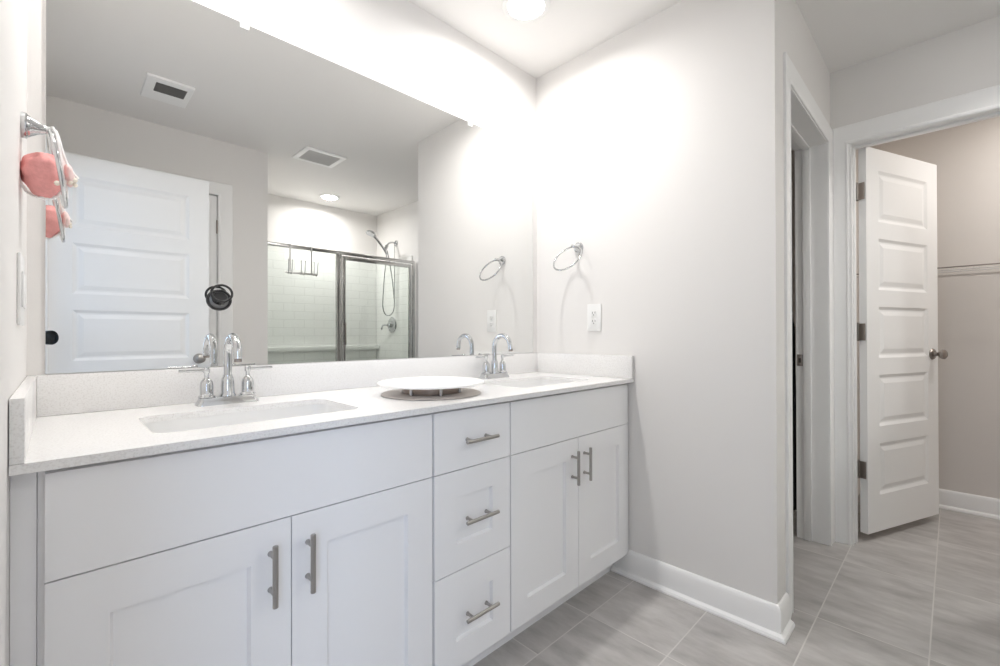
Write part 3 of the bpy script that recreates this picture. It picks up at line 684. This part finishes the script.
# ------------------------------------------------------------------ ceiling lights and vents
def can(name, x, y, mat, label, power, color=(1.0, 0.98, 0.96), spread=168, r=0.100):
    c = thing(name, (x, y, H), label, 'ceiling light', 'round recessed ceiling lights')
    obj('trim_ring', G().rings([[Vector((x + q * math.cos(2 * math.pi * k / 48), y + q * math.sin(2 * math.pi * k / 48), z)) for k in range(48)] for q, z in ((r, H - 0.0002), (r, H - 0.003), (r - 0.006, H - 0.007), (r * 0.76, H - 0.0085), (r * 0.74, H - 0.004), (r * 0.74, H - 0.0002))], cap0=False, cap1=False), 'plastic', c)
    obj('lamp_lens', G().lathe((x, y, H - 0.003), (0, 0, -1), [(r * 0.725, 0), (r * 0.725, 0.004), (r * 0.66, 0.009), (r * 0.4, 0.012), (0.002, 0.013)], 40), mat, c)
    ld = bpy.data.lights.new('lamp_beam', 'AREA'); ld.shape = 'DISK'; ld.size = 0.075; ld.spread = math.radians(spread); ld.energy = power; ld.color = color
    lo = bpy.data.objects.new('lamp_beam', ld); COL.objects.link(lo); lo.parent = c; lo.location = (0, 0, -0.019)
can('recessed_or_added_light', 1.38, -0.32, 'can', 'round recessed ceiling light over the sink by the towel ring wall', CAN_POWER)
can('recessed_or_added_light', 0.36, -0.32, 'can', 'round recessed ceiling light over the sink by the pink cloth', 0.82 * CAN_POWER)
can('recessed_or_added_light', 1.909, -2.777, 'can_shower', 'round recessed ceiling light inside the shower', SHOWER_POWER)
can('recessed_or_added_light', 2.45, -1.70, 'can_hall_fill', 'added round ceiling fill light between the closet doorway and the shower', HALL_FILL_POWER, spread=105)  # lamp added out of view to fill the hall and closet door
can('recessed_or_added_light', 3.40, -2.15, 'can_closet', 'round ceiling light inside the closet', CLOSET_POWER, (1.0, 0.965, 0.925), 170)
ef = thing('exhaust_fan', (0.434, -1.53, H), 'square white exhaust fan cover with a dark grille, reflected in the mirror', 'exhaust fan')
g = G(); g.rings([[Vector((0.434 + k * q * 0.105, -1.53 + s_ * q * 0.140, z)) for k, s_ in ((-1, -1), (1, -1), (1, 1), (-1, 1))] for q, z in ((1, H - 0.0002), (1, H - 0.012), (0.97, H - 0.0145), (0.95, H - 0.015))])
obj('cover', g, 'vent', ef)
gr = obj('grille', B(0.373, 0.511, -1.545, -1.435, H - 0.0165, H - 0.0151), 'grille', ef)
for k in range(9):
    y = -1.540 + k * 0.0125; obj('louver', B(0.375, 0.509, y - 0.0013, y + 0.0013, H - 0.019, H - 0.0165), 'grille', gr)
av = thing('air_vent', (1.43, -1.87, H), 'white louvred air vent in the ceiling, reflected above the shower', 'air vent')
g = G(); x0, x1, y0, y1 = 1.275, 1.585, -2.01, -1.73
for q in ((x0, x1, y0, y0 + 0.036), (x0, x1, y1 - 0.036, y1), (x0, x0 + 0.036, y0 + 0.036, y1 - 0.036), (x1 - 0.036, x1, y0 + 0.036, y1 - 0.036)): g.box(*q, H - 0.009, H - 0.0002, bev=0.002)
obj('vent_frame', g, 'vent', av)
obj('backing', B(x0 + 0.034, x1 - 0.034, y0 + 0.034, y1 - 0.034, H - 0.002, H - 0.0003), 'grille', av)
for k in range(13):
    y = y0 + 0.046 + k * (y1 - y0 - 0.092) / 12
    m = Matrix.Translation((0, y, H - 0.0065)) @ Matrix.Rotation(math.radians(38), 4, 'X')
    obj('louver', G().box(x0 + 0.036, x1 - 0.036, -0.0055, 0.0055, -0.0006, 0.0006, mat4=m), 'ventslat', av)

# ================================================================== shower (seen in the mirror)
su = thing('shower_surround', (1.86, -2.9, 0.05), 'glossy white tile-pattern shower surround with a long soap ledge', 'shower surround')
sn = thing('shower_pan', (1.86, -2.7, 0), 'white shower pan with raised curb under the glass enclosure', 'shower pan')
obj('pan_floor', B(XA + 0.001, XS - 0.001, YS + 0.001, YG + 0.055, 0.0, 0.05, bev=0.006), 'pan', sn)
obj('curb', B(XA + 0.001, XS - 0.001, YG - 0.05 , YG + 0.056, 0.0501, 0.10, bev=0.012), 'pan', sn)
obj('back_panel', B(XA + 0.016, XS - 0.016, YS + 0.001, YS + 0.016, 0.0502, 1.895, bev=0.004), 'surround', su)
obj('side_panel', B(XS - 0.016, XS - 0.001, YS + 0.001, YG - 0.055, 0.0502, 1.895, bev=0.004), 'surround', su)
obj('side_panel', B(XA + 0.001, XA + 0.016, YS + 0.001, YG - 0.055, 0.0502, 1.895, bev=0.004), 'surround', su)
obj('soap_ledge', B(XA + 0.0165, XS - 0.0165, YS + 0.0165, YS + 0.085, 0.915, 0.962, bev=0.008), 'pan', su)

se = thing('shower_enclosure', (1.86, YG, 0.1), 'chrome framed glass shower enclosure with fixed pane and hinged door', 'shower enclosure')
g = G(); g.box(XA + 0.002, 1.765, YG - 0.014, YG + 0.014, 1.797, 1.825, bev=0.003)
g.box(1.765, XS - 0.018, YG - 0.014, YG + 0.014, 1.797, 1.825, bev=0.003); obj('header_rail', g, 'frame', se)
obj('sill_rail', B(XA + 0.002, XS - 0.018, YG - 0.014, YG + 0.014, 0.1005, 0.125, bev=0.003), 'frame', se)
obj('wall_jamb', B(XA + 0.017, XA + 0.04, YG - 0.012, YG + 0.012, 0.125, 1.797, bev=0.002), 'frame', se)
g = G(); g.box(1.764, 1.800, YG - 0.013, YG + 0.013, 0.125, 1.797, bev=0.003); g.box(1.803, 1.815, YG - 0.010, YG + 0.010, 0.125, 1.797, bev=0.002); obj('post', g, 'frame', se)
g = G(); g.box(2.560, 2.588, YG - 0.014, YG + 0.014, 0.125, 1.797, bev=0.003); obj('wall_jamb', g, 'frame', se)
obj('fixed_pane', B(XA + 0.04, 1.764, YG - 0.003, YG + 0.003, 0.125, 1.797), 'glass', se)
sd = obj('glass_door', B(1.852, 2.520, YG - 0.003, YG + 0.003, 0.165, 1.752), 'glass', se)
g = G(); g.box(1.820, 1.852, YG - 0.011, YG + 0.011, 0.135, 1.788, bev=0.003); g.box(2.520, 2.552, YG - 0.011, YG + 0.011, 0.135, 1.788, bev=0.003)
g.box(1.852, 2.520, YG - 0.011, YG + 0.011, 1.752, 1.788, bev=0.003); g.box(1.852, 2.520, YG - 0.011, YG + 0.011, 0.135, 0.165, bev=0.003); obj('door_frame', g, 'frame', sd)
g = G(); g.box(1.830, 1.842, YG + 0.035, YG + 0.043, 0.985, 1.185, bev=0.002)
for z in (1.0, 1.17): g.box(1.832, 1.840, YG + 0.011, YG + 0.036, z - 0.005, z + 0.005)
obj('pull', g, 'bronze', sd)

rk = thing('hook_rack', (1.45, YG, 1.6), 'over-the-rail chrome hook rack hanging on the fixed shower pane', 'hook rack')
for x in (1.365, 1.540):
    g = G(); y = YG + 0.018
    g.box(x - 0.006, x + 0.006, y, y + 0.0022, 1.588, 1.8295); g.box(x - 0.006, x + 0.006, YG - 0.0185, y + 0.0022, 1.827, 1.8292); g.box(x - 0.006, x + 0.006, YG - 0.0185, YG - 0.0163, 1.80, 1.827)
    obj('strap', g, 'rack', rk)
obj('bar', B(1.325, 1.585, YG + 0.0205, YG + 0.0228, 1.583, 1.601, bev=0.0008), 'rack', rk)
for x in (1.352, 1.455, 1.560):
    g = G()
    for dx in (-0.013, 0.013):
        y = YG + 0.023
        g.tube([(x + dx * 0.3, y, 1.595), (x + dx * 0.7, y + 0.012, 1.580), (x + dx, y + 0.030, 1.584), (x + dx * 1.1, y + 0.040, 1.620), (x + dx * 1.3, y + 0.045, 1.688)], 0.0036, 10, sub=5)
        g.lathe((x + dx * 1.3, y + 0.045, 1.683), (0, 0, 1), [(0.002, 0), (0.006, 0.004), (0.006, 0.010), (0.002, 0.014)], 12)
    obj('hook', g, 'rack', rk)

hs = thing('hand_shower', (XS, -2.69, 1.9), 'chrome hand shower with hose on an arm above the shower glass', 'hand shower')
obj('flange', G().lathe((XS - 0.001, -2.69, 2.065), (-1, 0, 0), [(0.032, 0), (0.033, 0.003), (0.025, 0.010), (0.012, 0.014)], 24), 'chrome', hs)
obj('arm', G().tube([(XS - 0.012, -2.69, 2.065), (2.55, -2.68, 2.066), (2.50, -2.665, 2.045), (2.460, -2.645, 2.005)], 0.0095, 12, sub=5), 'chrome', hs)
obj('holder', G().cyl((2.470, -2.645, 2.020), (2.440, -2.645, 1.955), 0.019, 0.017), 'chrome', hs)
obj('hand_grip', G().tube([(2.462, -2.645, 1.930), (2.425, -2.645, 1.985), (2.360, -2.645, 2.055), (2.315, -2.645, 2.093)], 0.0125, 14, sub=4, rfun=lambda q: 0.0105 + 0.004 * q), 'chrome', hs)
obj('spray_head', G().lathe((2.288, -2.645, 2.128), (-0.36, 0.1, -0.93), [(0.018, -0.012), (0.036, -0.004), (0.050, 0.010), (0.052, 0.022), (0.046, 0.026), (0.01, 0.027)], 28), 'chrome', hs)
hp = [(2.463, -2.645, 1.932), (2.462, -2.65, 1.86), (2.445, -2.655, 1.70), (2.432, -2.66, 1.50), (2.428, -2.66, 1.38), (2.448, -2.66, 1.305), (2.492, -2.66, 1.28), (2.540, -2.66, 1.305), (2.566, -2.66, 1.385), (2.560, -2.66, 1.50), (2.535, -2.66, 1.70), (2.505, -2.66, 1.86), (2.475, -2.65, 1.965)]
obj('hose', G().tube(hp, 0.0065, 10, sub=6), 'chrome', hs)
obj('drop_pipe', G().tube([(XS - 0.020, -2.69, 2.05), (XS - 0.022, -2.69, 1.86), (XS - 0.022, -2.69, 1.45)], 0.0035, 8), 'chrome', hs)
sv = thing('shower_valve', (XS, -2.741, 1.183), 'round chrome shower valve with lever below the hose', 'shower valve')
obj('escutcheon', G().lathe((XS - 0.0162, -2.741, 1.183), (-1, 0, 0), [(0.086, 0), (0.087, 0.003), (0.080, 0.010), (0.036, 0.018), (0.030, 0.040), (0.024, 0.050), (0.004, 0.052)], 36), 'chrome', sv)
obj('lever', G().tube([(XS - 0.058, -2.741, 1.183), (XS - 0.075, -2.76, 1.18), (XS - 0.085, -2.82, 1.175), (XS - 0.085, -2.845, 1.135)], 0.009, 10, sub=4), 'chrome', sv)

# ================================================================== closet, water closet
ws = thing('wire_shelf', (X3, -1.6, 1.44), 'white wire shelf along the beige closet wall', 'wire shelf')
g = G(); ya, yb = -1.02, -2.6
g.tube([(X3 - 0.30, ya, 1.450), (X3 - 0.30, yb, 1.450)], 0.0036, 8)
obj('front_rail', g, 'bronze', ws)
g = G(); g.tube([(X3 - 0.012, ya, 1.452), (X3 - 0.012, yb, 1.452)], 0.003, 8); g.tube([(X3 - 0.15, ya, 1.449), (X3 - 0.15, yb, 1.449)], 0.003, 8); obj('back_rail', g, 'ventslat', ws)
g = G()
for k in range(62):
    y = ya - 0.01 - k * 0.0255; g.tube([(X3 - 0.30, y, 1.4535), (X3 - 0.010, y, 1.4545)], 0.0009, 5)
obj('deck_wires', g, 'ventslat', ws)
for y in (-1.30, -1.93):
    obj('bracket', G().tube([(X3 - 0.295, y, 1.446), (X3 - 0.003, y, 1.20)], 0.0048, 8), 'ventslat', ws)
rb = thing('bathrobe', (X2, -0.83, 0.1), 'black robe hanging inside the narrow water closet doorway', 'robe')
g = G(); n = 22; lp = []
for i in range(20):
    q = i / 19; z = 1.46 - 1.33 * q
    wy = 0.055 + 0.075 * min(1, q * 4) + 0.02 * q; row = []
    for k in range(n):
        a = 2 * math.pi * k / n
        row.append(Vector((X2 - 0.050 + 0.040 * math.cos(a) * (0.5 + 0.5 * min(1, q * 5)) * (1 + 0.12 * math.sin(4 * a)), -0.826 + wy * math.sin(a) * (1 + 0.05 * math.sin(6 * a + 3 * q)), z)))
    lp.append(row)
obj('cloth', g.rings(lp), 'robe', rb, sharp=70)
g = G(); g.tube([(X2 - 0.002, -0.826, 1.50), (X2 - 0.03, -0.826, 1.495), (X2 - 0.052, -0.826, 1.475)], 0.0035, 8, sub=3)
obj('hanging_loop', g, 'robe', rb)
hk = thing('robe_hook', (X2, -0.83, 1.54), 'nickel robe hook above the black robe', 'hook')
g = G().lathe((X2 - 0.0005, -0.826, 1.53), (-1, 0, 0), [(0.02, 0), (0.021, 0.003), (0.012, 0.008)], 20); obj('back_plate', g, 'bronze', hk)
obj('prong', G().tube([(X2 - 0.006, -0.826, 1.53), (X2 - 0.035, -0.826, 1.520), (X2 - 0.052, -0.826, 1.525), (X2 - 0.060, -0.826, 1.548)], 0.0048, 10, sub=4), 'bronze', hk)

# ================================================================== the photographer's camera in the doorway (its lens shows in the mirror)
cm = thing('camera', (-0.085, -1.643, 1.0), 'small black camera with round lens, reflected at the mirror edge', 'camera')
fwd = FW.copy(); o = CAM - fwd * 0.028 - Vector((0, 0, 0.008))
obj('lens', G().lathe(o - fwd * 0.075, fwd, [(0.030, 0), (0.031, 0.004), (0.031, 0.040), (0.0345, 0.050), (0.0355, 0.073), (0.0345, 0.075), (0.030, 0.074), (0.028, 0.068), (0.010, 0.069)], 40), 'lens_glass', cm)
cb = o - fwd * 0.105
m = Matrix(((RT.x, FW.x, UP.x, cb.x), (RT.y, FW.y, UP.y, cb.y), (RT.z, FW.z, UP.z, cb.z), (0, 0, 0, 1)))
obj('camera_body', G().box(-0.05, 0.05, -0.030, 0.030, -0.036, 0.034, bev=0.008, mat4=m), 'black', cm)
tp = thing('tripod', (cb.x, cb.y, 0), 'slim black tripod standing in the entry doorway', 'tripod')
obj('column', G().cyl((cb.x, cb.y, 0.62), (cb.x, cb.y, cb.z - 0.0375), 0.011), 'black', tp)
for a in (95, 212, 328):
    a = math.radians(a); d = Vector((math.cos(a), math.sin(a), 0))
    obj('leg', G().cyl(Vector((cb.x, cb.y, 0.80)) + d * 0.012, Vector((cb.x, cb.y, 0.002)) + d * 0.125, 0.0095, 0.0075), 'black', tp)
